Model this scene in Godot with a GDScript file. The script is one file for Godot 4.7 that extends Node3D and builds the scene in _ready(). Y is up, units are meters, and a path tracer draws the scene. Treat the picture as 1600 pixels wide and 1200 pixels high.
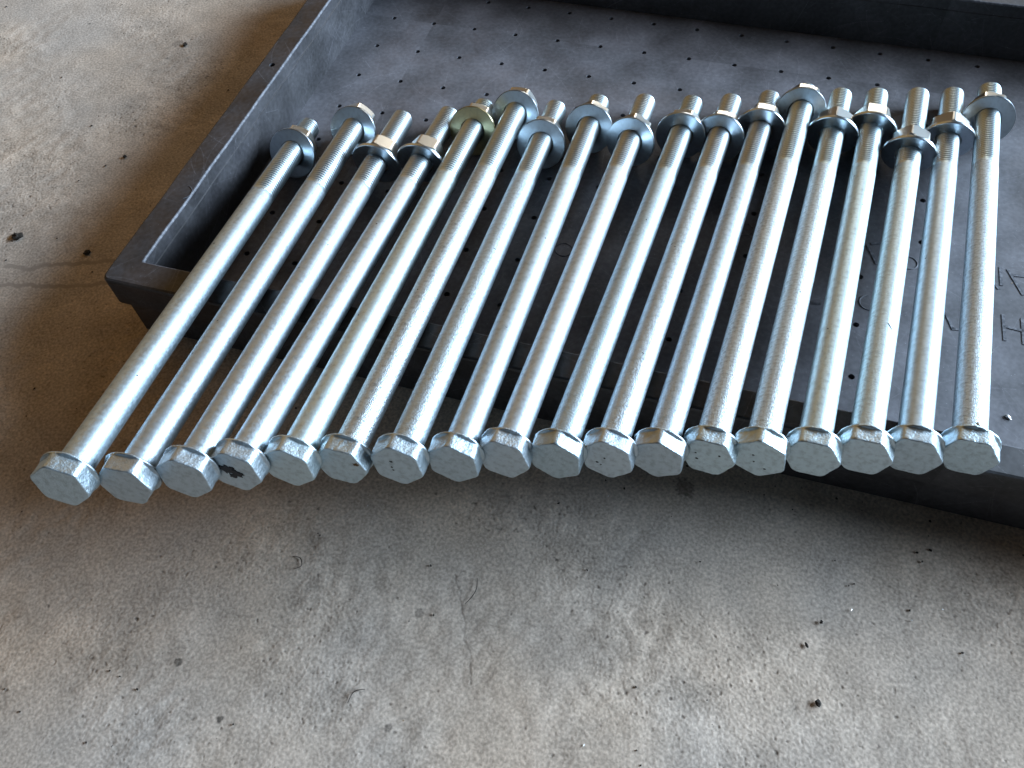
extends Node3D

# World axes: x along the tray's front rim, z towards the photographer, y up; lengths below in millimetres, scaled by MM.
const MM := 0.001
const TRAY_FLOOR := 10.0        # top of the tray's floor panel above the concrete
const RIM_TOP := 55.0           # top of the tray's rim above the concrete
const BOLT_LENGTH := 371.0      # front of head to tip
const THREAD_FROM := 262.0      # where the thread starts
const PITCH_X := 38.0           # drain holes in the tray floor
const PITCH_Z := 42.13

var mats := {}
var used_names := {}

func _ready() -> void:
	set_camera_and_light()
	make_materials()
	build_ground()
	build_tray()
	build_bolts()
	build_debris()

# ---------------------------------------------------------------- camera, light

func set_camera_and_light() -> void:
	var cam := Camera3D.new()
	cam.name = "camera"
	add_child(cam)
	var forward := Vector3(-0.19259, -0.82880, -0.52536).normalized()
	var up := Vector3(-0.21294, 0.55792, -0.80211)
	cam.look_at_from_position(Vector3(0.27896, 0.44486, 0.62985), Vector3(0.27896, 0.44486, 0.62985) + forward, up)
	cam.fov = 49.45
	cam.near = 0.01
	cam.far = 60.0
	cam.current = true

	var env := Environment.new()
	env.background_mode = Environment.BG_COLOR
	env.background_color = Color(0.10, 0.10, 0.10)
	env.background_energy_multiplier = 1.0
	env.tonemap_mode = Environment.TONE_MAPPER_LINEAR
	env.tonemap_exposure = 1.12
	env.sdfgi_enabled = true
	env.ssao_enabled = true
	env.ssil_enabled = true
	var we := WorldEnvironment.new()
	we.name = "environment"
	we.environment = env
	add_child(we)

	# open doorway to the right: cool daylight
	var middle := Vector3(0.2, 0.03, 0.25)
	area("doorway_daylight", middle, Vector3(0.80, 0.335, -0.41), 5.0, Vector2(4.0, 1.8), Color(0.82, 0.91, 1.0), 86.0)
	# small window low down at the far end of the workshop
	area("window_daylight", middle, Vector3(0.10, 0.36, -0.93), 3.4, Vector2(1.0, 0.5), Color(1.0, 0.96, 0.90), 1.4)
	# large warm wall and ceiling of the workshop, behind and to the left
	area("warm_wall_glow", middle, Vector3(-0.66, 0.60, -0.44), 4.0, Vector2(6.0, 4.6), Color(1.0, 0.78, 0.46), 3.6)
	# pale daylit yard behind the photographer
	area("yard_daylight", middle, Vector3(0.10, 0.22, 0.97), 3.2, Vector2(4.0, 1.3), Color(0.86, 0.93, 1.0), 0.5)

func area(called: String, at: Vector3, towards: Vector3, away: float, size: Vector2, color: Color, energy: float) -> void:
	var l := AreaLight3D.new()
	l.name = called
	l.area_size = size
	l.area_normalize_energy = true
	l.light_color = color
	l.light_energy = energy
	l.shadow_enabled = true
	l.area_range = 20.0
	l.area_attenuation = 2.0
	add_child(l)
	var p := at + towards.normalized() * away
	l.look_at_from_position(p, at, Vector3.UP)

# ---------------------------------------------------------------- helpers

func numbered(called: String) -> String:
	if not used_names.has(called):
		used_names[called] = 0
		return called
	used_names[called] += 1
	return "%s_%03d" % [called, used_names[called]]

func thing(called: String, label: String, category: String, group := "") -> Node3D:
	var o := Node3D.new()
	o.name = numbered(called)
	add_child(o)
	tag(o, label, category, group)
	return o

func tag(o: Node3D, label: String, category: String, group := "") -> void:
	o.set_meta("label", label)
	o.set_meta("category", category)
	if group != "":
		o.set_meta("group", group)

func part(called: String, mesh: Mesh, m: Material, parent: Node) -> MeshInstance3D:
	var o := MeshInstance3D.new()
	o.name = called
	o.mesh = mesh
	o.material_override = m
	parent.add_child(o, true)
	return o

func noise(seed_value: int, frequency: float, octaves := 3, kind := FastNoiseLite.TYPE_SIMPLEX_SMOOTH) -> FastNoiseLite:
	var n := FastNoiseLite.new()
	n.seed = seed_value
	n.noise_type = kind
	n.frequency = frequency
	n.fractal_octaves = octaves
	n.fractal_type = FastNoiseLite.FRACTAL_FBM if octaves > 1 else FastNoiseLite.FRACTAL_NONE
	return n

func mesh_from(v: PackedVector3Array, idx: PackedInt32Array, uv := PackedVector2Array(), normals := PackedVector3Array()) -> ArrayMesh:
	if normals.is_empty():
		normals.resize(v.size())
		for k in range(0, idx.size(), 3):
			var n := (v[idx[k + 2]] - v[idx[k]]).cross(v[idx[k + 1]] - v[idx[k]])
			normals[idx[k]] += n
			normals[idx[k + 1]] += n
			normals[idx[k + 2]] += n
		for k in normals.size():
			normals[k] = normals[k].normalized()
	var a := []
	a.resize(Mesh.ARRAY_MAX)
	a[Mesh.ARRAY_VERTEX] = v
	a[Mesh.ARRAY_NORMAL] = normals
	a[Mesh.ARRAY_INDEX] = idx
	if uv.size() == v.size():
		a[Mesh.ARRAY_TEX_UV] = uv
	var m := ArrayMesh.new()
	m.add_surface_from_arrays(Mesh.PRIMITIVE_TRIANGLES, a)
	return m

# rings[j][i]: closed rings of equal length, joined to a skin; front faces outward when rings run counter-clockwise seen from +y and climb in y
func skin(v: PackedVector3Array, idx: PackedInt32Array, n: int, rings: int, from: int, flip := false) -> void:
	for j in rings - 1:
		for i in n:
			var a := from + j * n + i
			var b := from + j * n + (i + 1) % n
			var c := a + n
			var d := b + n
			if flip:
				idx.append_array([a, c, b, b, c, d])
			else:
				idx.append_array([a, b, c, b, d, c])

# ---------------------------------------------------------------- materials

func noise_texture(seed_value: int, frequency: float, octaves: int, colors: Array, offsets: Array, size := 512, kind := FastNoiseLite.TYPE_SIMPLEX_SMOOTH) -> NoiseTexture2D:
	var t := NoiseTexture2D.new()
	t.width = size
	t.height = size
	t.seamless = true
	t.seamless_blend_skirt = 0.15
	t.noise = noise(seed_value, frequency, octaves, kind)
	var g := Gradient.new()
	g.colors = PackedColorArray(colors)
	g.offsets = PackedFloat32Array(offsets)
	t.color_ramp = g
	return t

func grey(x: float) -> Color:
	return Color(x, x, x)

func zinc(called: String, tint: Color, low: float, high: float, rough_low: float, rough_high: float, relief: float, tile: float, seed_value: int) -> StandardMaterial3D:
	var m := StandardMaterial3D.new()
	m.resource_name = called
	m.metallic = 1.0
	m.albedo_color = tint
	m.albedo_texture = noise_texture(seed_value, 0.018, 4, [grey(low), grey(lerpf(low, high, 0.75)), grey(high)], [0.15, 0.45, 0.8])
	m.roughness = 1.0
	m.roughness_texture = noise_texture(seed_value + 1, 0.03, 4, [grey(rough_low), grey(rough_high)], [0.2, 0.8])
	if relief > 0.0:
		m.heightmap_enabled = true
		m.heightmap_scale = relief
		m.heightmap_texture = noise_texture(seed_value + 2, 0.05, 3, [grey(0.0), grey(1.0)], [0.1, 0.9])
	m.uv1_triplanar = true
	m.uv1_scale = Vector3.ONE / (tile * MM)
	return m

func plain_metal(called: String, color: Color, rough: float) -> StandardMaterial3D:
	var m := StandardMaterial3D.new()
	m.resource_name = called
	m.metallic = 1.0
	m.albedo_color = color
	m.roughness = rough
	return m

func make_materials() -> void:
	# hot-dip zinc: bright, medium and grainy
	mats["zinc_bright"] = zinc("bright zinc", Color(0.88, 0.955, 1.0), 0.76, 0.87, 0.46, 0.58, 0.006, 44.0, 11)
	mats["zinc_soft"] = zinc("satin zinc", Color(0.88, 0.955, 1.0), 0.73, 0.86, 0.46, 0.60, 0.014, 36.0, 21)
	mats["zinc_grainy"] = zinc("grainy zinc", Color(0.90, 0.95, 0.98), 0.66, 0.86, 0.42, 0.56, 0.024, 24.0, 31)
	mats["zinc_head"] = zinc("zinc on forged head", Color(0.875, 0.945, 0.985), 0.78, 0.87, 0.44, 0.54, 0.014, 40.0, 41)
	mats["zinc_thread"] = zinc("zinc on thread", Color(0.89, 0.955, 0.985), 0.82, 0.90, 0.38, 0.46, 0.0, 30.0, 51)
	mats["plated"] = zinc("plated steel", Color(0.88, 0.93, 0.97), 0.83, 0.88, 0.28, 0.31, 0.0, 40.0, 61)
	mats["plated_yellow"] = zinc("yellow plated steel", Color(0.90, 0.87, 0.70), 0.83, 0.88, 0.31, 0.34, 0.0, 40.0, 71)
	mats["nut"] = plain_metal("plated nut", Color(0.83, 0.83, 0.81), 0.30)

	var ink := StandardMaterial3D.new()
	ink.resource_name = "black paint"
	ink.albedo_color = Color(0.13, 0.14, 0.16)
	ink.roughness = 0.6
	mats["ink"] = ink
	var rust := StandardMaterial3D.new()
	rust.resource_name = "rust"
	rust.albedo_color = Color(0.42, 0.32, 0.20)
	rust.roughness = 0.85
	mats["rust"] = rust
	var dirt := StandardMaterial3D.new()
	dirt.resource_name = "dirt"
	dirt.albedo_color = Color(0.20, 0.18, 0.16)
	dirt.roughness = 0.95
	mats["dirt"] = dirt
	var swarf := StandardMaterial3D.new()
	swarf.resource_name = "swarf"
	swarf.metallic = 1.0
	swarf.albedo_color = Color(0.85, 0.86, 0.86)
	swarf.roughness = 0.35
	mats["swarf"] = swarf
	var curl := StandardMaterial3D.new()
	curl.resource_name = "dull swarf"
	curl.metallic = 0.6
	curl.albedo_color = Color(0.33, 0.31, 0.29)
	curl.roughness = 0.5
	mats["curl"] = curl

	mats["concrete"] = concrete()
	mats["tray"] = tray_plastic("dusty black plastic", 0.30, 0.43, 0.64, 5, 0.12)
	mats["tray_rim"] = tray_plastic("scuffed black plastic", 0.16, 0.26, 0.50, 9, 0.20)
	var worn := StandardMaterial3D.new()
	worn.resource_name = "worn plastic edge"
	worn.albedo_texture = noise_texture(91, 0.03, 4, [Color(0.25, 0.26, 0.29), Color(0.36, 0.37, 0.40), Color(0.50, 0.50, 0.52)], [0.3, 0.55, 0.9])
	worn.roughness = 0.55
	worn.uv1_triplanar = true
	worn.uv1_world_triplanar = true
	worn.uv1_scale = Vector3.ONE / 0.06
	mats["tray_worn"] = worn

func tray_plastic(called: String, low: float, high: float, rough: float, seed_value: int, scratch: float) -> StandardMaterial3D:
	var m := StandardMaterial3D.new()
	m.resource_name = called
	var n := 1024
	var big := noise(seed_value, 0.006, 4)
	var fine := noise(seed_value + 1, 0.09, 3)
	var rng := RandomNumberGenerator.new()
	rng.seed = seed_value
	var f := PackedFloat32Array()
	f.resize(n * n)
	for y in n:
		for x in n:
			f[y * n + x] = lerpf(low, high, clampf(0.5 + 0.9 * big.get_noise_2d(x, y), 0.0, 1.0)) + 0.05 * fine.get_noise_2d(x, y)
	# scratches and dust specks: pale scuffed plastic
	for k in 420:
		var p := Vector2(rng.randf() * n, rng.randf() * n)
		var angle := rng.randf() * TAU
		var bend := rng.randf_range(-0.01, 0.01)
		var s := rng.randf_range(0.2, 1.0) * scratch
		for q in int(rng.randf_range(15, 150)):
			p += Vector2.from_angle(angle)
			angle += bend
			var at := (posmod(int(p.y), n)) * n + posmod(int(p.x), n)
			f[at] += s * rng.randf_range(0.2, 1.0)
	for k in 1500:
		f[rng.randi() % (n * n)] += rng.randf_range(0.05, 0.3)
	var bytes := PackedByteArray()
	bytes.resize(n * n * 3)
	for k in n * n:
		var g := clampf(f[k], 0.02, 0.9)
		bytes[k * 3] = int(255 * g * 0.985)
		bytes[k * 3 + 1] = int(255 * g * 0.985)
		bytes[k * 3 + 2] = int(255 * minf(1.0, g * 1.04))
	m.albedo_texture = ImageTexture.create_from_image(Image.create_from_data(n, n, false, Image.FORMAT_RGB8, bytes))
	m.roughness = 1.0
	m.roughness_texture = noise_texture(seed_value + 4, 0.02, 4, [grey(rough - 0.12), grey(rough + 0.12)], [0.2, 0.8])
	m.heightmap_enabled = true
	m.heightmap_scale = 0.01
	m.heightmap_texture = noise_texture(seed_value + 5, 0.06, 3, [grey(0.0), grey(1.0)], [0.0, 1.0])
	m.uv1_triplanar = true
	m.uv1_world_triplanar = true
	m.uv1_scale = Vector3.ONE / 0.42
	return m

const GROUND_FROM := Vector2(-0.60, -0.35)   # what one repeat of the concrete texture covers
const GROUND_SIDE := 1.3

func concrete() -> StandardMaterial3D:
	var n := 2048
	var px := GROUND_SIDE / n                    # metres per texel
	var big := noise(301, 3.2 * px, 4)
	var mid := noise(302, 26.0 * px, 4)
	var grain := noise(303, 0.26, 3)
	var pit := noise(304, 0.13, 2)
	var flake := noise(307, 0.05, 4)
	flake.fractal_type = FastNoiseLite.FRACTAL_RIDGED
	flake.domain_warp_enabled = true
	flake.domain_warp_amplitude = 14.0
	flake.domain_warp_frequency = 0.03
	var patch := noise(305, 9.0 * px, 2)
	var warm := noise(306, 7.0 * px, 3)
	var rng := RandomNumberGenerator.new()
	rng.seed = 77
	var tone := PackedFloat32Array()
	var relief := PackedFloat32Array()
	tone.resize(n * n)
	relief.resize(n * n)
	for y in n:
		for x in n:
			var k := y * n + x
			var rough := clampf(0.45 + 1.3 * patch.get_noise_2d(x, y), 0.12, 1.0)
			var fl := flake.get_noise_2d(x, y)
			var g := grain.get_noise_2d(x, y)
			var d := mid.get_noise_2d(x, y)
			var hole := maxf(0.0, pit.get_noise_2d(x, y) - 0.70 + 0.22 * rough) * 3.2
			tone[k] = 0.705 + 0.035 * big.get_noise_2d(x, y) + 0.105 * d * (0.4 + 0.6 * rough) + 0.15 * g + 0.06 * fl * rough + rng.randf_range(-0.045, 0.045) - 0.24 * minf(hole, 1.0)
			relief[k] = 0.50 + 0.26 * d * rough + 0.17 * fl * rough + 0.17 * g * (0.4 + 0.6 * rough) - 0.35 * minf(hole, 1.0)
	var dot := func(at: Vector2, r: float, change: float, ragged: float) -> void:
		var c := (at * MM - GROUND_FROM) / px
		var rr := r * MM / px
		for yy in range(int(c.y - rr * 1.5), int(c.y + rr * 1.5) + 1):
			for xx in range(int(c.x - rr * 1.5), int(c.x + rr * 1.5) + 1):
				if xx < 0 or yy < 0 or xx >= n or yy >= n:
					continue
				var e := Vector2(xx, yy).distance_to(c) / rr + ragged * mid.get_noise_2d(xx * 2.0, yy * 2.0) + 0.3 * grain.get_noise_2d(xx, yy)
				tone[yy * n + xx] += change * (1.0 - smoothstep(0.75, 1.1, e))
	var stroke := func(points: Array, width: float, change: float, groove: float) -> void:
		for k in points.size() - 1:
			var a: Vector2 = (points[k] * MM - GROUND_FROM) / px
			var b: Vector2 = (points[k + 1] * MM - GROUND_FROM) / px
			var steps := int(a.distance_to(b) * 1.5) + 1
			for q in steps:
				var c := a.lerp(b, float(q) / steps) + Vector2(mid.get_noise_2d(q * 1.3 + k * 90, 7), mid.get_noise_2d(9, q * 1.3 + k * 90)) * 5.0
				var w := width * MM / px * (0.6 + 0.8 * absf(grain.get_noise_2d(q, k * 40)))
				for yy in range(int(c.y - w), int(c.y + w) + 1):
					for xx in range(int(c.x - w), int(c.x + w) + 1):
						if xx < 0 or yy < 0 or xx >= n or yy >= n:
							continue
						tone[yy * n + xx] = minf(tone[yy * n + xx], tone[yy * n + xx] * 0.55 + (0.62 + change) * 0.45)
						relief[yy * n + xx] -= groove * 0.3
	# oil spots and dark freckles
	dot.call(Vector2(294.7, 391.4), 6.5, -0.16, 0.6)
	dot.call(Vector2(169, 505), 2.2, -0.16, 0.8)
	dot.call(Vector2(89, 585), 2.0, -0.3, 0.8)
	dot.call(Vector2(-226, 66), 5.0, -0.10, 0.9)
	for k in 650:
		dot.call(Vector2(rng.randf_range(-590, 690), rng.randf_range(-340, 940)), rng.randf_range(0.35, 1.0) * (2.4 if rng.randf() < 0.06 else 1.0), rng.randf_range(-0.26, -0.06), 0.8)
	for k in 8:
		dot.call(Vector2(rng.randf_range(-590, 690), rng.randf_range(-340, 940)), rng.randf_range(2.0, 5.0), rng.randf_range(-0.05, -0.02), 0.6)
	# scratch towards the photographer, and the drying edge of a puddle by the tray's corner
	stroke.call([Vector2(182, 479), Vector2(190, 497), Vector2(203, 520), Vector2(209, 533)], 0.2, -0.08, 0.15)
	stroke.call([Vector2(-215, 344), Vector2(-196, 341), Vector2(-178, 330), Vector2(-160, 326), Vector2(-138, 318)], 1.6, -0.01, 0.0)
	stroke.call([Vector2(-225, 362), Vector2(-196, 358), Vector2(-170, 350), Vector2(-150, 346), Vector2(-130, 338)], 1.5, -0.01, 0.0)
	for k in 5:
		var a := Vector2(rng.randf_range(-590, 690), rng.randf_range(-340, 940))
		var b := a + Vector2.from_angle(rng.randf() * TAU) * rng.randf_range(6, 40)
		stroke.call([a, (a + b) / 2 + Vector2(rng.randf_range(-2, 2), rng.randf_range(-2, 2)), b], 0.35, rng.randf_range(-0.12, 0.06), 0.06)
	var colors := PackedByteArray()
	var heights := PackedByteArray()
	colors.resize(n * n * 3)
	heights.resize(n * n)
	for k in n * n:
		var t := clampf(tone[k], 0.08, 0.9)
		var w := 0.03 * warm.get_noise_2d(k % n, k / n)
		colors[k * 3] = int(255 * minf(1.0, t * (1.010 + w)))
		colors[k * 3 + 1] = int(255 * t * 0.936)
		colors[k * 3 + 2] = int(255 * t * (0.860 - w))
		heights[k] = int(255 * clampf(relief[k], 0.0, 1.0))
	var m := StandardMaterial3D.new()
	m.resource_name = "worn concrete"
	m.albedo_texture = ImageTexture.create_from_image(Image.create_from_data(n, n, false, Image.FORMAT_RGB8, colors))
	m.roughness = 0.88
	m.metallic_specular = 0.35
	m.heightmap_enabled = true
	m.heightmap_scale = 0.085
	m.heightmap_texture = ImageTexture.create_from_image(Image.create_from_data(n, n, false, Image.FORMAT_L8, heights))
	return m

# ---------------------------------------------------------------- ground

func spread_out(from: float, to: float, step: float, reach: float) -> PackedFloat32Array:
	var left := PackedFloat32Array()
	var d := step
	var x := from
	while x > from - reach:
		d *= 1.35
		x -= d
		left.append(x)
	left.reverse()
	var out := left
	x = from
	while x < to:
		out.append(x)
		x += step
	d = step
	while x < to + reach:
		out.append(x)
		d *= 1.35
		x += d
	out.append(x)
	return out

func build_ground() -> void:
	var xs := spread_out(-0.60, 0.68, 0.0026, 6.0)
	var zs := spread_out(-0.30, 0.78, 0.0026, 6.0)
	var slow := noise(401, 9.0, 3)
	var lumps := noise(402, 80.0, 3)
	var patch := noise(403, 7.0, 2)
	var v := PackedVector3Array()
	var uv := PackedVector2Array()
	var idx := PackedInt32Array()
	for z in zs:
		for x in xs:
			var rough := clampf(0.45 + 1.2 * patch.get_noise_2d(x, z), 0.1, 1.0)
			v.append(Vector3(x, -0.0006 + 0.0005 * slow.get_noise_2d(x, z) + 0.0007 * rough * lumps.get_noise_2d(x, z), z))
			uv.append((Vector2(x, z) - GROUND_FROM) / GROUND_SIDE)
	var n := xs.size()
	for j in zs.size() - 1:
		for i in n - 1:
			var a := j * n + i
			idx.append_array([a, a + 1, a + n, a + 1, a + n + 1, a + n])
	var g := part("ground", mesh_from(v, idx, uv), mats["concrete"], self)
	g.set_meta("kind", "structure")

# ---------------------------------------------------------------- tray

const OUT_X0 := -87.5
const OUT_X1 := 640.0
const OUT_Z0 := -78.0
const OUT_Z1 := 372.5
const CORNER_POINTS := 7

func tray_ring(d: float, y: float) -> PackedVector3Array:
	var r := maxf(5.0 - d, 1.4)
	var x0 := OUT_X0 + d
	var x1 := OUT_X1 - d
	var z0 := OUT_Z0 + d
	var z1 := OUT_Z1 - d
	var out := PackedVector3Array()
	var corners := [[Vector2(x1 - r, z1 - r), 0.0], [Vector2(x0 + r, z1 - r), 90.0], [Vector2(x0 + r, z0 + r), 180.0], [Vector2(x1 - r, z0 + r), 270.0]]
	for k in 4:
		for q in CORNER_POINTS:
			var a := deg_to_rad(corners[k][1] + 90.0 * q / (CORNER_POINTS - 1))
			var p: Vector2 = corners[k][0] + Vector2(cos(a), sin(a)) * r
			out.append(Vector3(p.x, y, p.y) * MM)
		# points along the side, so that a used rim can wander a little
		var e := deg_to_rad(corners[k][1] + 90.0)
		var from: Vector2 = corners[k][0] + Vector2(cos(e), sin(e)) * r
		var nx: Array = corners[(k + 1) % 4]
		var to: Vector2 = nx[0] + Vector2(cos(e), sin(e)) * r
		for q in range(1, 48):
			var p := from.lerp(to, q / 48.0)
			out.append(Vector3(p.x, y, p.y) * MM)
	return out

# ring of points around c where rays meet the rectangle lo..hi, corners included
func around(c: Vector2, lo: Vector2, hi: Vector2) -> Array:
	var angles := []
	for q in 16:
		angles.append(TAU * q / 16.0 + 0.01)
	for p in [lo, hi, Vector2(lo.x, hi.y), Vector2(hi.x, lo.y)]:
		angles.append(fposmod((p - c).angle(), TAU))
	angles.sort()
	var out := []
	for a in angles:
		var d := Vector2(cos(a), sin(a))
		var kx := ((hi.x if d.x > 0 else lo.x) - c.x) / (d.x if absf(d.x) > 1e-5 else 1e-5)
		var ky := ((hi.y if d.y > 0 else lo.y) - c.y) / (d.y if absf(d.y) > 1e-5 else 1e-5)
		out.append([d, c + d * minf(kx, ky)])
	return out

func rim_strips(profile: Array, hole := Vector2.INF) -> ArrayMesh:
	var wander := noise(501, 14.0, 2)
	var v := PackedVector3Array()
	var idx := PackedInt32Array()
	for s in profile.size() - 1:
		var a := tray_ring(profile[s][0], profile[s][1])
		var b := tray_ring(profile[s + 1][0], profile[s + 1][1])
		var from := v.size()
		for ring in [a, b]:
			for p in ring:
				v.append(p + Vector3(0, 0.0007 * wander.get_noise_2d(p.x, p.z), 0) * clampf((p.y - 0.012) / 0.04, 0.0, 1.0))
		if hole == Vector2.INF or s < profile.size() - 2:
			skin(v, idx, a.size(), 2, from, false)
			continue
		# a round hole through the rim's top
		var n := a.size()
		for i in n:
			var k := (i + 1) % n
			var z_low := minf(a[i].z, a[k].z) / MM
			var z_high := maxf(a[i].z, a[k].z) / MM
			if a[i].x < -0.06 and a[k].x < -0.06 and z_low < hole.y + 5.0 and z_high > hole.y - 5.0 and z_high - z_low > 3.0:
				var c := Vector2(hole.x, clampf(hole.y, z_low + 2.8, z_high - 2.8))
				var has := hole.y >= z_low and hole.y < z_high
				if has:
					var ring := around(c, Vector2(a[i].x / MM, z_low), Vector2(b[i].x / MM, z_high))
					var first := v.size()
					for q in ring:
						v.append(Vector3(q[1].x, 55.0, q[1].y) * MM)
					for y in [55.0, 54.7, 49.0]:
						for q in ring:
							var p: Vector2 = c + q[0] * (2.4 if y > 54.9 else 2.2)
							v.append(Vector3(p.x, y, p.y) * MM)
					for p in range(first, v.size()):
						v[p].y += 0.0007 * wander.get_noise_2d(v[p].x, v[p].z) * clampf((v[p].y - 0.012) / 0.04, 0.0, 1.0)
					skin(v, idx, ring.size(), 4, first, false)
					continue
			idx.append_array([from + i, from + k, from + n + i, from + k, from + n + k, from + n + i])
	return mesh_from(v, idx)

func build_tray() -> void:
	var t := thing("tray", "black plastic tray with raised rim and rows of drain holes", "tray")
	part("outer_wall", rim_strips([[4.5, -0.5], [4.5, 31.0], [0.6, 31.6], [0.0, 32.4]]), mats["tray_rim"], t)
	part("rim", rim_strips([[0.0, 32.4], [0.0, 53.0], [0.55, 54.4], [1.8, 55.0], [18.8, 55.0]], Vector2(-76.5, 146.8)), mats["tray_rim"], t)
	part("worn_edge", rim_strips([[18.8, 55.0], [19.4, 54.8], [19.8, 54.3], [20.0, 53.6]]), mats["tray_worn"], t)
	part("inner_wall", rim_strips([[20.0, 53.6], [20.4, 45.4], [21.0, 45.0], [21.3, 9.8]]), mats["tray_rim"], t)

	# floor panel with real drain holes
	var v := PackedVector3Array()
	var idx := PackedInt32Array()
	var sides := 12
	var r := 2.1
	for row in range(-1, 9):
		for col in range(-1, 16):
			var c := Vector2(col * PITCH_X, row * PITCH_Z)
			var from := v.size()
			for ring in 3:
				for q in sides:
					var a := TAU * (q + 0.5) / sides
					var dir := Vector2(cos(a), sin(a))
					var p := dir * r
					var y := TRAY_FLOOR
					if ring == 0:
						var k := minf(PITCH_X / 2 / maxf(absf(dir.x), 1e-4), PITCH_Z / 2 / maxf(absf(dir.y), 1e-4))
						p = dir * k
					if ring == 2:
						y = TRAY_FLOOR - 4.0
					v.append(Vector3(c.x + p.x, y, c.y + p.y) * MM)
			skin(v, idx, sides, 2, from, false)
			var wall := v.size()
			for ring in [1, 2]:
				for q in sides:
					v.append(v[from + ring * sides + q])
			skin(v, idx, sides, 2, wall, false)
			# the cell's four corners
			for sx in [-1, 1]:
				for sz in [-1, 1]:
					var a1 := -1
					var a2 := -1
					for q in sides:
						var p := v[from + q] / MM - Vector3(c.x, 0, c.y)
						if signf(p.x) == sx and signf(p.z) == sz:
							if absf(absf(p.x) - PITCH_X / 2) < 0.01:
								if a1 < 0 or absf(p.z) > absf(v[from + a1].z / MM - c.y):
									a1 = q
							elif absf(absf(p.z) - PITCH_Z / 2) < 0.01:
								if a2 < 0 or absf(p.x) > absf(v[from + a2].x / MM - c.x):
									a2 = q
					if a1 >= 0 and a2 >= 0:
						var k := v.size()
						v.append(Vector3(c.x + sx * PITCH_X / 2, TRAY_FLOOR, c.y + sz * PITCH_Z / 2) * MM)
						if sx * sz > 0:
							idx.append_array([from + a1, k, from + a2])
						else:
							idx.append_array([from + a1, from + a2, k])
	# margins beside the field of holes
	var x0 := -1.5 * PITCH_X
	var x1 := 15.5 * PITCH_X
	var z0 := -1.5 * PITCH_Z
	var z1 := 8.5 * PITCH_Z
	for m in [[-70.0, x0, z0, z1], [x1, 621.5, z0, z1]]:
		var k := v.size()
		v.append_array([Vector3(m[0], TRAY_FLOOR, m[2]) * MM, Vector3(m[1], TRAY_FLOOR, m[2]) * MM, Vector3(m[1], TRAY_FLOOR, m[3]) * MM, Vector3(m[0], TRAY_FLOOR, m[3]) * MM])
		idx.append_array([k, k + 1, k + 2, k, k + 2, k + 3])
	var up := PackedVector3Array()
	for p in v:
		up.append(Vector3.UP)
	part("floor_panel", mesh_from(v, idx, PackedVector2Array()), mats["tray"], t)

	# part of a moulded witness ring on the rim
	part("mould_ring", ring_mesh(6.4, 0.16, -60.0, 80.0), mats["tray_worn"], t).position = Vector3(-74.5, RIM_TOP + 0.05, 289.0) * MM

	# raised lettering moulded into the floor: each stroke by its two ends on the floor panel
	var strokes := [
		[["K", Vector2(1356, 384), Vector2(1370, 412)], ["K", Vector2(1363, 381), Vector2(1376, 380)]],
		[["D", Vector2(1262, 473), Vector2(1280, 474)]],
		[["L", Vector2(1472.5, 478), Vector2(1489, 514)], ["L", Vector2(1489, 514), Vector2(1503, 515)]],
		[["H", Vector2(1567, 493), Vector2(1570, 531)], ["H", Vector2(1569, 510), Vector2(1597, 517)], ["H", Vector2(1597, 499), Vector2(1600, 537)]],
		[["M", Vector2(1550, 438), Vector2(1560, 451)], ["M", Vector2(1563, 419), Vector2(1564.5, 445)]],
		[["V", Vector2(1575, 422), Vector2(1598, 460)], ["V", Vector2(1583, 430), Vector2(1608, 433)]],
	]
	for letter in strokes:
		var st := SurfaceTool.new()
		st.begin(Mesh.PRIMITIVE_TRIANGLES)
		for s in letter:
			var a := on_tray_floor(s[1])
			var b := on_tray_floor(s[2])
			var bar := BoxMesh.new()
			bar.size = Vector3(0.0019, 0.0010, a.distance_to(b) + 0.0016)
			var basis_ := Basis.looking_at((b - a).normalized(), Vector3.UP)
			st.append_from(bar, 0, Transform3D(basis_, (a + b) / 2 - Vector3(0, 0.0001, 0)))
		part("raised_letter", st.commit(), mats["tray_worn"], t)
	for c in [[Vector2(1420, 411), 5.6, 0.0, 360.0], [Vector2(1358, 473), 6.2, 100.0, 280.0], [Vector2(881, 390), 6.0, 0.0, 360.0], [Vector2(1163, 358), 6.0, 0.0, 360.0]]:
		var o := part("raised_letter", ring_mesh(c[1], 0.36, c[2], c[3]), mats["tray_worn"], t)
		o.position = on_tray_floor(c[0])

# where the photograph's pixel (1600 x 1200) meets the tray floor
func on_tray_floor(px: Vector2) -> Vector3:
	return on_level(px, TRAY_FLOOR)

func on_level(px: Vector2, level: float) -> Vector3:
	var f := Vector3(-0.19259, -0.82880, -0.52536)
	var rt := Vector3(0.95790, -0.04261, -0.28393)
	var up := Vector3(-0.21294, 0.55792, -0.80211)
	var d := f + rt * ((px.x - 800.0) / 1303.1) - up * ((px.y - 600.0) / 1303.1)
	var eye := Vector3(0.27896, 0.44486, 0.62985)
	return eye + d * ((level * MM - eye.y) / d.y)

func ring_mesh(radius: float, thick: float, from := 0.0, to := 360.0) -> ArrayMesh:
	var v := PackedVector3Array()
	var idx := PackedInt32Array()
	var steps := 40
	for s in steps + 1:
		var a := deg_to_rad(lerpf(from, to, float(s) / steps))
		var dir := Vector3(cos(a), 0, -sin(a))
		for q in 6:
			var b := TAU * q / 6
			v.append((dir * (radius + thick * 1.5 * cos(b)) + Vector3(0, thick * sin(b) * 1.2, 0)) * MM)
	skin(v, idx, 6, steps + 1, 0, false)
	return mesh_from(v, idx)

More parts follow.
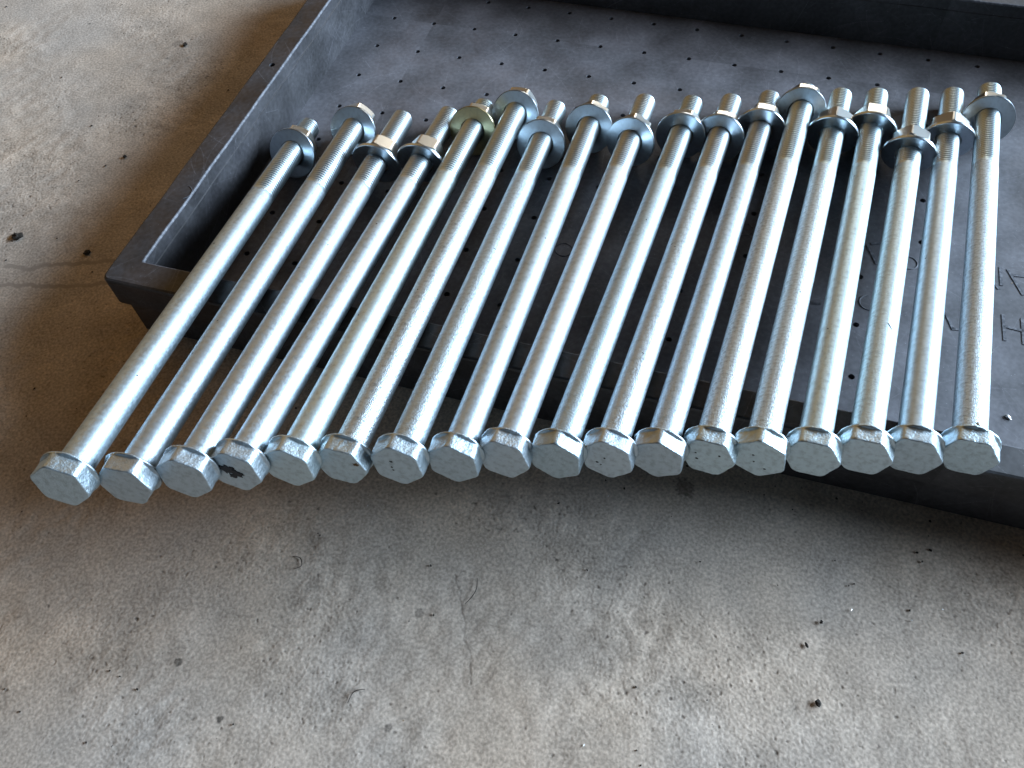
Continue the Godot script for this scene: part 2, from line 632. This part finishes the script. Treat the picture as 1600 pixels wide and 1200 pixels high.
# profile of [radius, y] turned about y
func lathe(profile: Array, sides: int, flat_steps := true) -> ArrayMesh:
	var v := PackedVector3Array()
	var idx := PackedInt32Array()
	for s in profile.size() - 1:
		var from := v.size()
		for k in 2:
			for q in sides:
				var a := -TAU * q / sides
				v.append(Vector3(cos(a) * profile[s + k][0], profile[s + k][1], sin(a) * profile[s + k][0]) * MM)
		skin(v, idx, sides, 2, from, false)
	return mesh_from(v, idx)

# ---------------------------------------------------------------- bolts
# local axes of a bolt: y from the front of the head to the tip, x to the right, z up

func hex_radius(theta: float, turn: float, across: float, corner: float) -> float:
	var t := wrapf(theta - PI / 2 + turn, -PI / 6, PI / 6)
	var r := across / 2 / cos(t)
	# soften the corner
	return -log(exp(-r * 7.0) + exp(-corner * 7.0)) / 7.0

func head_mesh(turn: float, seed_value: int, lumpy: float) -> ArrayMesh:
	var lump := noise(seed_value, 0.32, 3)
	var soft := noise(seed_value + 50, 0.10, 2)
	var n := 90
	# [y, inset, corner limit, how round (0 hexagon, 1 round collar)]
	var rings := [[0.0, 0.55, 13.0, 0.0], [0.10, 0.30, 13.1, 0.0], [0.30, 0.10, 13.2, 0.0], [0.8, 0.0, 13.4, 0.0], [1.6, 0.0, 13.4, 0.0], [3.0, 0.0, 13.45, 0.0], [5.0, 0.0, 13.45, 0.0], [7.4, 0.0, 13.45, 0.0], [8.1, 0.0, 13.45, 0.08], [8.5, 0.0, 13.45, 0.6], [8.8, 0.0, 13.5, 1.0], [9.6, 0.0, 13.5, 1.0], [10.0, 0.7, 13.4, 1.0], [10.1, 2.5, 13.3, 1.0], [10.3, 4.2, 13.3, 1.0], [11.4, 5.3, 13.3, 1.0]]
	var v := PackedVector3Array()
	var idx := PackedInt32Array()
	var face := [0.0, 0.12, 0.3, 0.5, 0.7, 0.85, 0.95, 1.0]
	# front face first, from the middle outwards
	for f in face:
		for i in n:
			var a := TAU * i / n
			var r: float = (hex_radius(a, turn, 25.2, 13.65) - 0.55) * f
			var p := Vector3(cos(a) * r, 0, sin(a) * r)
			p.y = 0.10 * soft.get_noise_3dv(p * 1.0) + 0.05 * lumpy * lump.get_noise_3dv(p)
			v.append(p * MM)
	skin(v, idx, n, face.size(), 0, false)
	var from := v.size()
	for ring in rings:
		for i in n:
			var a := TAU * i / n
			var r := hex_radius(a, turn, 25.2, ring[2] + 0.65)
			r = lerpf(r, 14.25, ring[3]) - ring[1]
			var p := Vector3(cos(a) * r, ring[0], sin(a) * r)
			var push: float = lumpy * 0.22 * lump.get_noise_3dv(p * 1.4) + 0.25 * soft.get_noise_3dv(p)
			if ring[0] < 0.05:
				p.y = 0.10 * soft.get_noise_3dv(Vector3(p.x, 0, p.z)) + 0.05 * lumpy * lump.get_noise_3dv(Vector3(p.x, 0, p.z))
			elif ring[0] < 10.05:
				p += Vector3(cos(a), 0, sin(a)) * push
			v.append(p * MM)
	skin(v, idx, n, rings.size(), from, false)
	return mesh_from(v, idx)

func shank_mesh(seed_value: int, lumpy: float) -> ArrayMesh:
	var slow := noise(seed_value, 0.035, 2)
	var grain := noise(seed_value + 9, 0.45, 2)
	var n := 56
	var v := PackedVector3Array()
	var idx := PackedInt32Array()
	var y := 10.4
	var rows := 0
	while y < THREAD_FROM + 0.6:
		for i in n:
			var a := TAU * i / n
			var p := Vector3(cos(a) * 8.45, y, sin(a) * 8.45)
			var near_head := maxf(0.0, 1.0 - (y - 10.4) / 1.8)
			var r := 8.45 + 0.9 * near_head * near_head + 0.05 * slow.get_noise_3dv(p) + lumpy * 0.10 * grain.get_noise_3dv(p * 0.8) * (0.35 + 0.65 * clampf(1.0 - y / 160.0, 0.0, 1.0))
			if y > THREAD_FROM - 1.5:
				r -= 0.12 * (y - THREAD_FROM + 1.5)
			v.append(Vector3(cos(a) * r, y, sin(a) * r) * MM)
		rows += 1
		y += 0.5 if y < 13.0 or y > THREAD_FROM - 4.0 else 1.5
	skin(v, idx, n, rows, 0, false)
	return mesh_from(v, idx)

func thread_mesh() -> ArrayMesh:
	var n := 40
	var v := PackedVector3Array()
	var idx := PackedInt32Array()
	var rows := 0
	var y := THREAD_FROM
	var step := 0.25
	while y <= BOLT_LENGTH - 0.3:
		for i in n:
			var a := TAU * i / n
			var turn := fposmod(y / 2.5 + float(i) / n, 1.0)
			var tooth := pow(0.5 - 0.5 * cos(turn * TAU), 2.2)
			var depth := 0.70 * clampf((y - THREAD_FROM) / 5.0, 0.15, 1.0)
			var r := 8.35 - depth * tooth
			var left := BOLT_LENGTH - y
			if left < 2.4:
				r = minf(r, 6.5 + left * 0.8)
			v.append(Vector3(cos(a) * r, y, sin(a) * r) * MM)
		rows += 1
		y += step
	skin(v, idx, n, rows, 0, false)
	var from := v.size()
	for k in 3:
		for i in n:
			var a := TAU * i / n
			var r: float = [6.3, 5.9, 0.0][k]
			v.append(Vector3(cos(a) * r, BOLT_LENGTH - [0.3, 0.0, 0.0][k], sin(a) * r) * MM)
	skin(v, idx, n, 3, from, false)
	return mesh_from(v, idx)

func washer_mesh() -> ArrayMesh:
	return lathe([[9.4, 0.3], [9.7, 0.0], [17.9, 0.0], [18.35, 0.2], [18.5, 0.7], [18.5, 2.0], [18.3, 2.4], [18.0, 2.6], [9.7, 2.6], [9.4, 2.3], [9.4, 0.3]], 72)

func nut_mesh() -> ArrayMesh:
	var n := 84
	var v := PackedVector3Array()
	var idx := PackedInt32Array()
	var thick := 13.5
	var rings := [[0.0, 8.1, -1.0], [0.0, 11.5, -1.0], [0.0, 0.0, 12.0], [0.35, 0.0, 12.55], [0.9, 0.0, 13.3], [1.3, 0.0, 13.6], [thick - 1.3, 0.0, 13.6], [thick - 0.9, 0.0, 13.3], [thick - 0.35, 0.0, 12.55], [thick, 0.0, 12.0], [thick, 11.4, -1.0], [thick, 8.6, -1.0], [thick - 0.8, 7.6, -1.0]]
	for s in rings.size() - 1:
		var from := v.size()
		for k in 2:
			var ring: Array = rings[s + k]
			for i in n:
				var a := TAU * i / n
				var r: float = ring[1] if ring[2] < 0.0 else minf(12.4 / cos(wrapf(a - PI / 2, -PI / 6, PI / 6)), ring[2] + 0.45)
				v.append(Vector3(cos(a) * r, ring[0], sin(a) * r) * MM)
		skin(v, idx, n, 2, from, false)
	var flat := PackedVector3Array()
	var flat_idx := PackedInt32Array()
	# hard edges between the six flats: every face keeps its own normal
	for k in idx.size():
		flat.append(v[idx[k]])
		flat_idx.append(k)
	return mesh_from(flat, flat_idx)

# [middle of the head's front in mm, direction to the tip, how far along sits the washer, head turn, washer tilt, washer sideways tilt, nut turn, coat, label]
func bolt_list() -> Array:
	return [
		[Vector3(11.3, 103.0, 523.6), Vector3(-0.1487, -0.2256, -0.9628), 327.9, 20, 16, -6, 20, "zinc_bright", "galvanised hex bolt ending the row nearest the tray's corner, pale washer facing up"],
		[Vector3(34.5, 94.0, 512.3), Vector3(-0.1082, -0.1898, -0.9759), 349.2, 4, 18, -4, 40, "zinc_bright", "second galvanised bolt from the tray's corner, washer pushed almost to the tip"],
		[Vector3(60.4, 93.6, 501.1), Vector3(-0.0958, -0.2014, -0.9748), 300.8, 22, -16, -6, 20, "zinc_bright", "third galvanised bolt from the tray's corner, long thread beyond its dark washer"],
		[Vector3(80.4, 89.8, 489.6), Vector3(-0.0571, -0.1921, -0.9797), 295.6, 16, -16, -3, 15, "zinc_bright", "galvanised hex bolt with a black paint smudge on its head"],
		[Vector3(102.7, 85.0, 478.7), Vector3(-0.0482, -0.1721, -0.9839), 334.1, 21, 15, -4, 10, "zinc_bright", "galvanised hex bolt with a yellowish washer, beside the black smudged head"],
		[Vector3(125.9, 80.9, 469.0), Vector3(-0.0368, -0.1523, -0.9876), 348.9, 4, 18, -3, 0, "zinc_grainy", "grainy galvanised bolt with a rusty spot on its head"],
		[Vector3(153.7, 82.6, 462.4), Vector3(-0.0398, -0.1761, -0.9836), 315.7, 17, 16, 0, 4, "zinc_soft", "seventh galvanised bolt from the tray's corner, beside the rust-spotted one"],
		[Vector3(179.1, 79.0, 452.4), Vector3(-0.0224, -0.1586, -0.9871), 330.9, 22, 15, -5, 25, "zinc_bright", "eighth galvanised bolt from the tray's corner, short thread end beyond its washer"],
		[Vector3(202.1, 77.2, 442.5), Vector3(0.0099, -0.1567, -0.9876), 311.0, 8, 10, -8, 28, "zinc_bright", "ninth galvanised bolt from the tray's corner, washer tilted sideways"],
		[Vector3(227.4, 75.9, 435.6), Vector3(0.0388, -0.1534, -0.9874), 321.8, 25, 2, 0, -10, "zinc_soft", "tenth galvanised bolt from the tray's corner, dark upright washer"],
		[Vector3(251.8, 74.1, 427.3), Vector3(0.0509, -0.1475, -0.9878), 316.1, 14, 6, -3, 2, "zinc_soft", "eleventh galvanised bolt from the tray's corner, dark pits on its head"],
		[Vector3(276.1, 72.3, 419.6), Vector3(0.0611, -0.1371, -0.9887), 322.9, 25, -4, 3, 2, "zinc_soft", "twelfth galvanised bolt from the tray's corner, nut shining above its washer"],
		[Vector3(300.3, 70.1, 410.3), Vector3(0.0654, -0.1217, -0.9904), 341.6, -2, 10, 4, 6, "zinc_grainy", "thirteenth galvanised bolt from the tray's corner, wide washer close to its tip"],
		[Vector3(325.1, 69.8, 404.2), Vector3(0.0710, -0.1305, -0.9889), 312.5, 20, -15, 0, 22, "zinc_grainy", "fourteenth galvanised bolt from the tray's corner, grainy shank and dark washer"],
		[Vector3(350.4, 68.8, 396.8), Vector3(0.0745, -0.1298, -0.9887), 317.9, -6, -15, -4, 3, "zinc_bright", "fifteenth galvanised bolt from the tray's corner, brightest smooth shank"],
		[Vector3(375.4, 67.6, 388.2), Vector3(0.0885, -0.1281, -0.9878), 285.7, -8, -18, 0, 16, "zinc_soft", "galvanised bolt with a dark nick on its shank and its washer far down the thread"],
		[Vector3(399.2, 66.7, 381.2), Vector3(0.0927, -0.1269, -0.9876), 304.6, -6, -16, 5, 26, "zinc_bright", "seventeenth galvanised bolt from the tray's corner, second from the row's far end"],
		[Vector3(425.7, 66.8, 374.5), Vector3(0.0900, -0.1178, -0.9889), 327.7, -8, 12, 3, 0, "zinc_grainy", "last galvanised bolt of the row, farthest from the tray's corner, dull brown-tinged head"],
	]

func build_bolts() -> void:
	var shanks := {}
	for kind in [["zinc_bright", 0.25], ["zinc_soft", 0.5], ["zinc_grainy", 1.3]]:
		shanks[kind[0]] = [shank_mesh(600, kind[1]), shank_mesh(640, kind[1])]
	var thread := thread_mesh()
	var washer := washer_mesh()
	var nut := nut_mesh()
	var list := bolt_list()
	for i in list.size():
		var b: Array = list[i]
		var t := thing("hex_bolt", b[8], "bolt", "galvanised hex bolts laid side by side across the tray")
		var axis: Vector3 = b[1].normalized()
		var right := axis.cross(Vector3.UP).normalized()
		t.transform = Transform3D(Basis(right, axis, right.cross(axis)), (b[0] + Vector3(0, 0.4, 0)) * MM)
		var coat: String = b[7]
		var lumpy: float = 1.6 if coat == "zinc_grainy" else 1.0
		var h := part("head", head_mesh(deg_to_rad(b[3]), 700 + i, lumpy), own("zinc_head", i), t)
		# marks on single heads
		if i == 3:
			var st := SurfaceTool.new()
			st.begin(Mesh.PRIMITIVE_TRIANGLES)
			var rng := RandomNumberGenerator.new()
			rng.seed = 812
			for q in 60:
				var u := rng.randf_range(-1.0, 1.0)
				var p := Vector3(u * 4.8, rng.randf_range(-0.03, 0.0), -u * 1.2 + rng.randf_range(-4.0, 4.0) * (1.15 - absf(u)))
				st.append_from(blot(rng.randf_range(0.6, 1.9), rng.randf_range(0.3, 0.9), 850 + q, 0.26, 0.5), 0, Transform3D(Basis(Vector3.UP, rng.randf_range(-0.4, 1.2)), p * MM))
			part("ink_smudge", st.commit(), mats["ink"], h).position = Vector3(-1.5, -0.06, 0.6) * MM
		elif i == 17:
			part("rust_spot", blot(1.8, 0.7, 821, 0.2, 0.6), mats["rust"], t).transform = on_shank(0.35, 13.5, 1.4)
			part("rust_spot", blot(1.2, 0.8, 822, 0.2, 0.6), mats["rust"], t).transform = on_shank(0.1, 16.5, 0.4)
		elif i == 5:
			part("rust_spot", blot(1.5, 1.2, 820, 0.12, 0.5), mats["rust"], h).position = Vector3(9.0, -0.05, 4.6) * MM
		elif i == 10 or i == 13 or i == 12 or i == 6:
			for q in 3:
				var rng := RandomNumberGenerator.new()
				rng.seed = 900 + i * 10 + q
				part("dark_pit", blot(rng.randf_range(0.4, 0.9), rng.randf_range(0.3, 0.6), 830 + i + q, 0.10, 0.5), mats["ink"], h).position = Vector3(rng.randf_range(-7, 7), -0.05, rng.randf_range(-8, 4)) * MM
		var s: Mesh = shanks[coat][i % 2]
		part("shank", s, own(coat, i), t).rotation.y = i * 1.1
		part("thread", thread, own("zinc_thread", i), t)
		var w := part("washer", washer, mats["plated_yellow"] if i == 4 else mats["plated"], t)
		w.position = Vector3(0, b[2], -0.9) * MM
		w.rotation = Vector3(-deg_to_rad(b[4]), 0, deg_to_rad(b[5]))
		var k := part("nut", nut, mats["nut"], t)
		k.position = Vector3(0, b[2] + 2.6 + 7.0 * absf(sin(deg_to_rad(b[4]))), 0) * MM
		k.rotation.y = deg_to_rad(b[6])
		if i == 15:
			part("nick", blot(2.6, 0.5, 840, 0.2, 0.4), mats["ink"], t).transform = on_shank(0.25, 92.0, 0.6)

		var rng_specks := RandomNumberGenerator.new()
		rng_specks.seed = 3000 + i
		for q in rng_specks.randi_range(1, 4):
			part("dark_speck", blot(rng_specks.randf_range(0.3, 0.8), rng_specks.randf_range(0.2, 0.5), 3100 + i * 5 + q, 0.16, 0.5), mats["ink"], t).transform = on_shank(rng_specks.randf_range(-0.9, 1.0), rng_specks.randf_range(20.0, 255.0), rng_specks.randf() * 3.0)

# a place on the shank, by angle from the top and distance along, for a low patch turned by spin
func on_shank(angle: float, along: float, spin: float) -> Transform3D:
	var n := Vector3(sin(angle), 0, cos(angle))
	var b := Basis(Vector3.UP, -n, Vector3.UP.cross(-n))
	return Transform3D(Basis(n, spin) * b, (n * 8.38 + Vector3(0, along, 0)) * MM)

# the same coat, each bolt with its own patch of it
func own(coat: String, i: int) -> StandardMaterial3D:
	var m: StandardMaterial3D = mats[coat].duplicate()
	var rng := RandomNumberGenerator.new()
	rng.seed = 50 + i * 7
	m.uv1_offset = Vector3(rng.randf(), rng.randf(), rng.randf())
	var k := rng.randf_range(0.93, 1.03)
	m.albedo_color = Color(m.albedo_color.r * k * rng.randf_range(0.99, 1.01), m.albedo_color.g * k, minf(1.0, m.albedo_color.b * k))
	return m

# an irregular low patch lying in the xz plane, rising towards -y
func blot(rx: float, rz: float, seed_value: int, high: float, ragged: float) -> ArrayMesh:
	var f := noise(seed_value, 0.9, 3)
	var n := 40
	var v := PackedVector3Array()
	var idx := PackedInt32Array()
	for ring in [[0.0, 1.0], [0.6, 1.0], [0.9, 0.8], [1.0, -0.4]]:
		for i in n:
			var a := TAU * i / n
			var k: float = 1.0 + ragged * f.get_noise_2d(cos(a) * 2.2, sin(a) * 2.2) * 1.6
			v.append(Vector3(cos(a) * rx * k * ring[0], -high * ring[1], sin(a) * rz * k * ring[0]) * MM)
	skin(v, idx, n, 4, 0, false)
	return mesh_from(v, idx)

# ---------------------------------------------------------------- debris

func crumb(radius: Vector3, seed_value: int) -> ArrayMesh:
	var s := SphereMesh.new()
	s.radius = 1.0
	s.height = 2.0
	s.radial_segments = 14
	s.rings = 8
	var a := s.get_mesh_arrays()
	var v: PackedVector3Array = a[Mesh.ARRAY_VERTEX]
	var f := noise(seed_value, 0.8, 3)
	for k in v.size():
		v[k] = v[k] * (1.0 + 0.9 * f.get_noise_3dv(v[k] * 1.3)) * radius * MM
	return mesh_from(v, a[Mesh.ARRAY_INDEX])

func curl_mesh(points: Array, thick: float) -> ArrayMesh:
	var c := Curve3D.new()
	c.bake_interval = 0.0003
	for k in points.size():
		var p: Vector3 = points[k] * MM
		var before: Vector3 = points[maxi(k - 1, 0)] * MM
		var after: Vector3 = points[mini(k + 1, points.size() - 1)] * MM
		var tangent := (after - before) / 6.0
		c.add_point(p, -tangent, tangent)
	var v := PackedVector3Array()
	var idx := PackedInt32Array()
	var steps := 24
	for s in steps + 1:
		var at := c.get_baked_length() * s / steps
		var p := c.sample_baked(at)
		var ahead := (c.sample_baked(minf(at + 0.0004, c.get_baked_length())) - c.sample_baked(maxf(at - 0.0004, 0.0))).normalized()
		var side := ahead.cross(Vector3.UP).normalized()
		var taper := thick * MM * (0.45 + 0.55 * sin(PI * clampf(float(s) / steps, 0.05, 0.95)))
		for q in 6:
			var b := TAU * q / 6
			v.append(p + side * cos(b) * taper + Vector3.UP * sin(b) * taper * 0.7)
	skin(v, idx, 6, steps + 1, 0, false)
	return mesh_from(v, idx)

func build_debris() -> void:
	var crumbs := [
		[Vector3(-224.8, 1.0, 315.3), Vector3(4.2, 1.8, 3.4), "largest dark crumb of dirt on the bare concrete beside the tray"],
		[Vector3(-162.3, 0.8, 316.3), Vector3(2.6, 1.1, 2.2), "dark crumb of dirt beside the damp mark near the tray's corner"],
		[Vector3(-218.3, 0.7, 67.0), Vector3(3.0, 1.0, 1.8), "flat dark crumb on the pale concrete, far along the tray's side"],
		[Vector3(-191.8, 0.6, 215.4), Vector3(1.8, 0.9, 1.6), "small round crumb on the brownish concrete halfway along the tray's side"],
		[Vector3(380.0, 0.7, 494.6), Vector3(2.0, 1.0, 2.4), "olive brown crumb lying farthest in front of the bolt heads"],
		[Vector3(377.9, 0.6, 451.9), Vector3(1.6, 0.8, 1.2), "tiny dark crumb with a bright fleck beside it on the concrete"],
		[Vector3(371.6, 0.5, 466.3), Vector3(2.2, 0.6, 1.0), "thin dark crumb on the concrete in front of the bolt heads"],
	]
	for k in crumbs.size():
		var o := part(numbered("dirt_crumb"), crumb(crumbs[k][1] * (0.66 if k > 3 else 0.9), 1000 + k), mats["dirt"], self)
		o.position = crumbs[k][0] * MM
		o.rotation.y = k * 0.9
		tag(o, crumbs[k][2], "crumb", "crumbs of dirt on the concrete")
	var curls := [
		[[Vector3(88, 0.4, 494), Vector3(93, 0.8, 494), Vector3(95.5, 1.0, 498), Vector3(92, 0.5, 501)], "hook-shaped metal shaving on the concrete in front of the heads"],
		[[Vector3(194, 0.4, 478), Vector3(195.5, 0.7, 484), Vector3(194.5, 0.7, 489), Vector3(192, 0.4, 494)], "slender curved shaving beside the scratch in the concrete"],
		[[Vector3(156, 0.3, 551), Vector3(151, 0.7, 554), Vector3(150, 0.4, 560)], "short bent shaving on the rough concrete"],
	]
	for c in curls:
		var o := part(numbered("metal_shaving"), curl_mesh(c[0], 0.30), mats["curl"], self)
		tag(o, c[1], "shaving", "metal shavings on the concrete")
	var chip := part(numbered("metal_chip"), crumb(Vector3(1.9, 0.8, 1.1), 1100), mats["swarf"], self)
	chip.position = on_tray_floor(Vector2(1574, 652)) + Vector3(0, 0.0005, 0)
	chip.rotation.y = -0.5
	tag(chip, "small bright metal chip on the tray floor beside the last bolt", "chip")
	# bright specks of swarf nobody could count
	var rng := RandomNumberGenerator.new()
	rng.seed = 4242
	var st := SurfaceTool.new()
	st.begin(Mesh.PRIMITIVE_TRIANGLES)
	var speck := BoxMesh.new()
	speck.size = Vector3(0.9, 0.25, 0.35) * MM
	for k in 70:
		var p := Vector3(rng.randf_range(-20, 520), 0.3, rng.randf_range(400, 640))
		if k % 4 == 0:
			p = Vector3(rng.randf_range(-420, -95), 0.3, rng.randf_range(-150, 500))
		elif k % 5 == 0:
			p = Vector3(rng.randf_range(-50, 500), TRAY_FLOOR + 0.2, rng.randf_range(-40, 340))
		st.append_from(speck, 0, Transform3D(Basis.from_euler(Vector3(rng.randf_range(-0.5, 0.5), rng.randf() * TAU, rng.randf_range(-0.5, 0.5))).scaled(Vector3.ONE * rng.randf_range(0.5, 1.3)), p * MM))
	var dust := SurfaceTool.new()
	dust.begin(Mesh.PRIMITIVE_TRIANGLES)
	var grains := [crumb(Vector3(0.45, 0.3, 0.4), 1201), crumb(Vector3(0.6, 0.25, 0.35), 1202), crumb(Vector3(0.35, 0.25, 0.3), 1203)]
	for k in 300:
		var p := Vector3(rng.randf_range(-430, 520), 0.0, rng.randf_range(-160, 660))
		if k % 3 == 0:
			p = Vector3(-86.0 - absf(rng.randfn(0.0, 16.0)), 0.0, rng.randf_range(-100, 380)) if k % 2 == 0 else Vector3(rng.randf_range(-90, 520), 0.0, 372.0 + absf(rng.randfn(0.0, 30.0)))
		elif p.x > -86 and p.z < 372:
			continue
		dust.append_from(grains[k % 3], 0, Transform3D(Basis(Vector3.UP, rng.randf() * TAU).scaled(Vector3.ONE * rng.randf_range(0.5, 1.6)), p * MM))
	var grit := part("grit", dust.commit(), mats["dirt"], self)
	grit.set_meta("kind", "stuff")
	tag(grit, "fine dark grit strewn over the concrete round the tray", "grit")
	var sw := part("swarf", st.commit(), mats["swarf"], self)
	sw.set_meta("kind", "stuff")
	tag(sw, "tiny bright specks of metal swarf scattered over concrete and tray", "swarf")
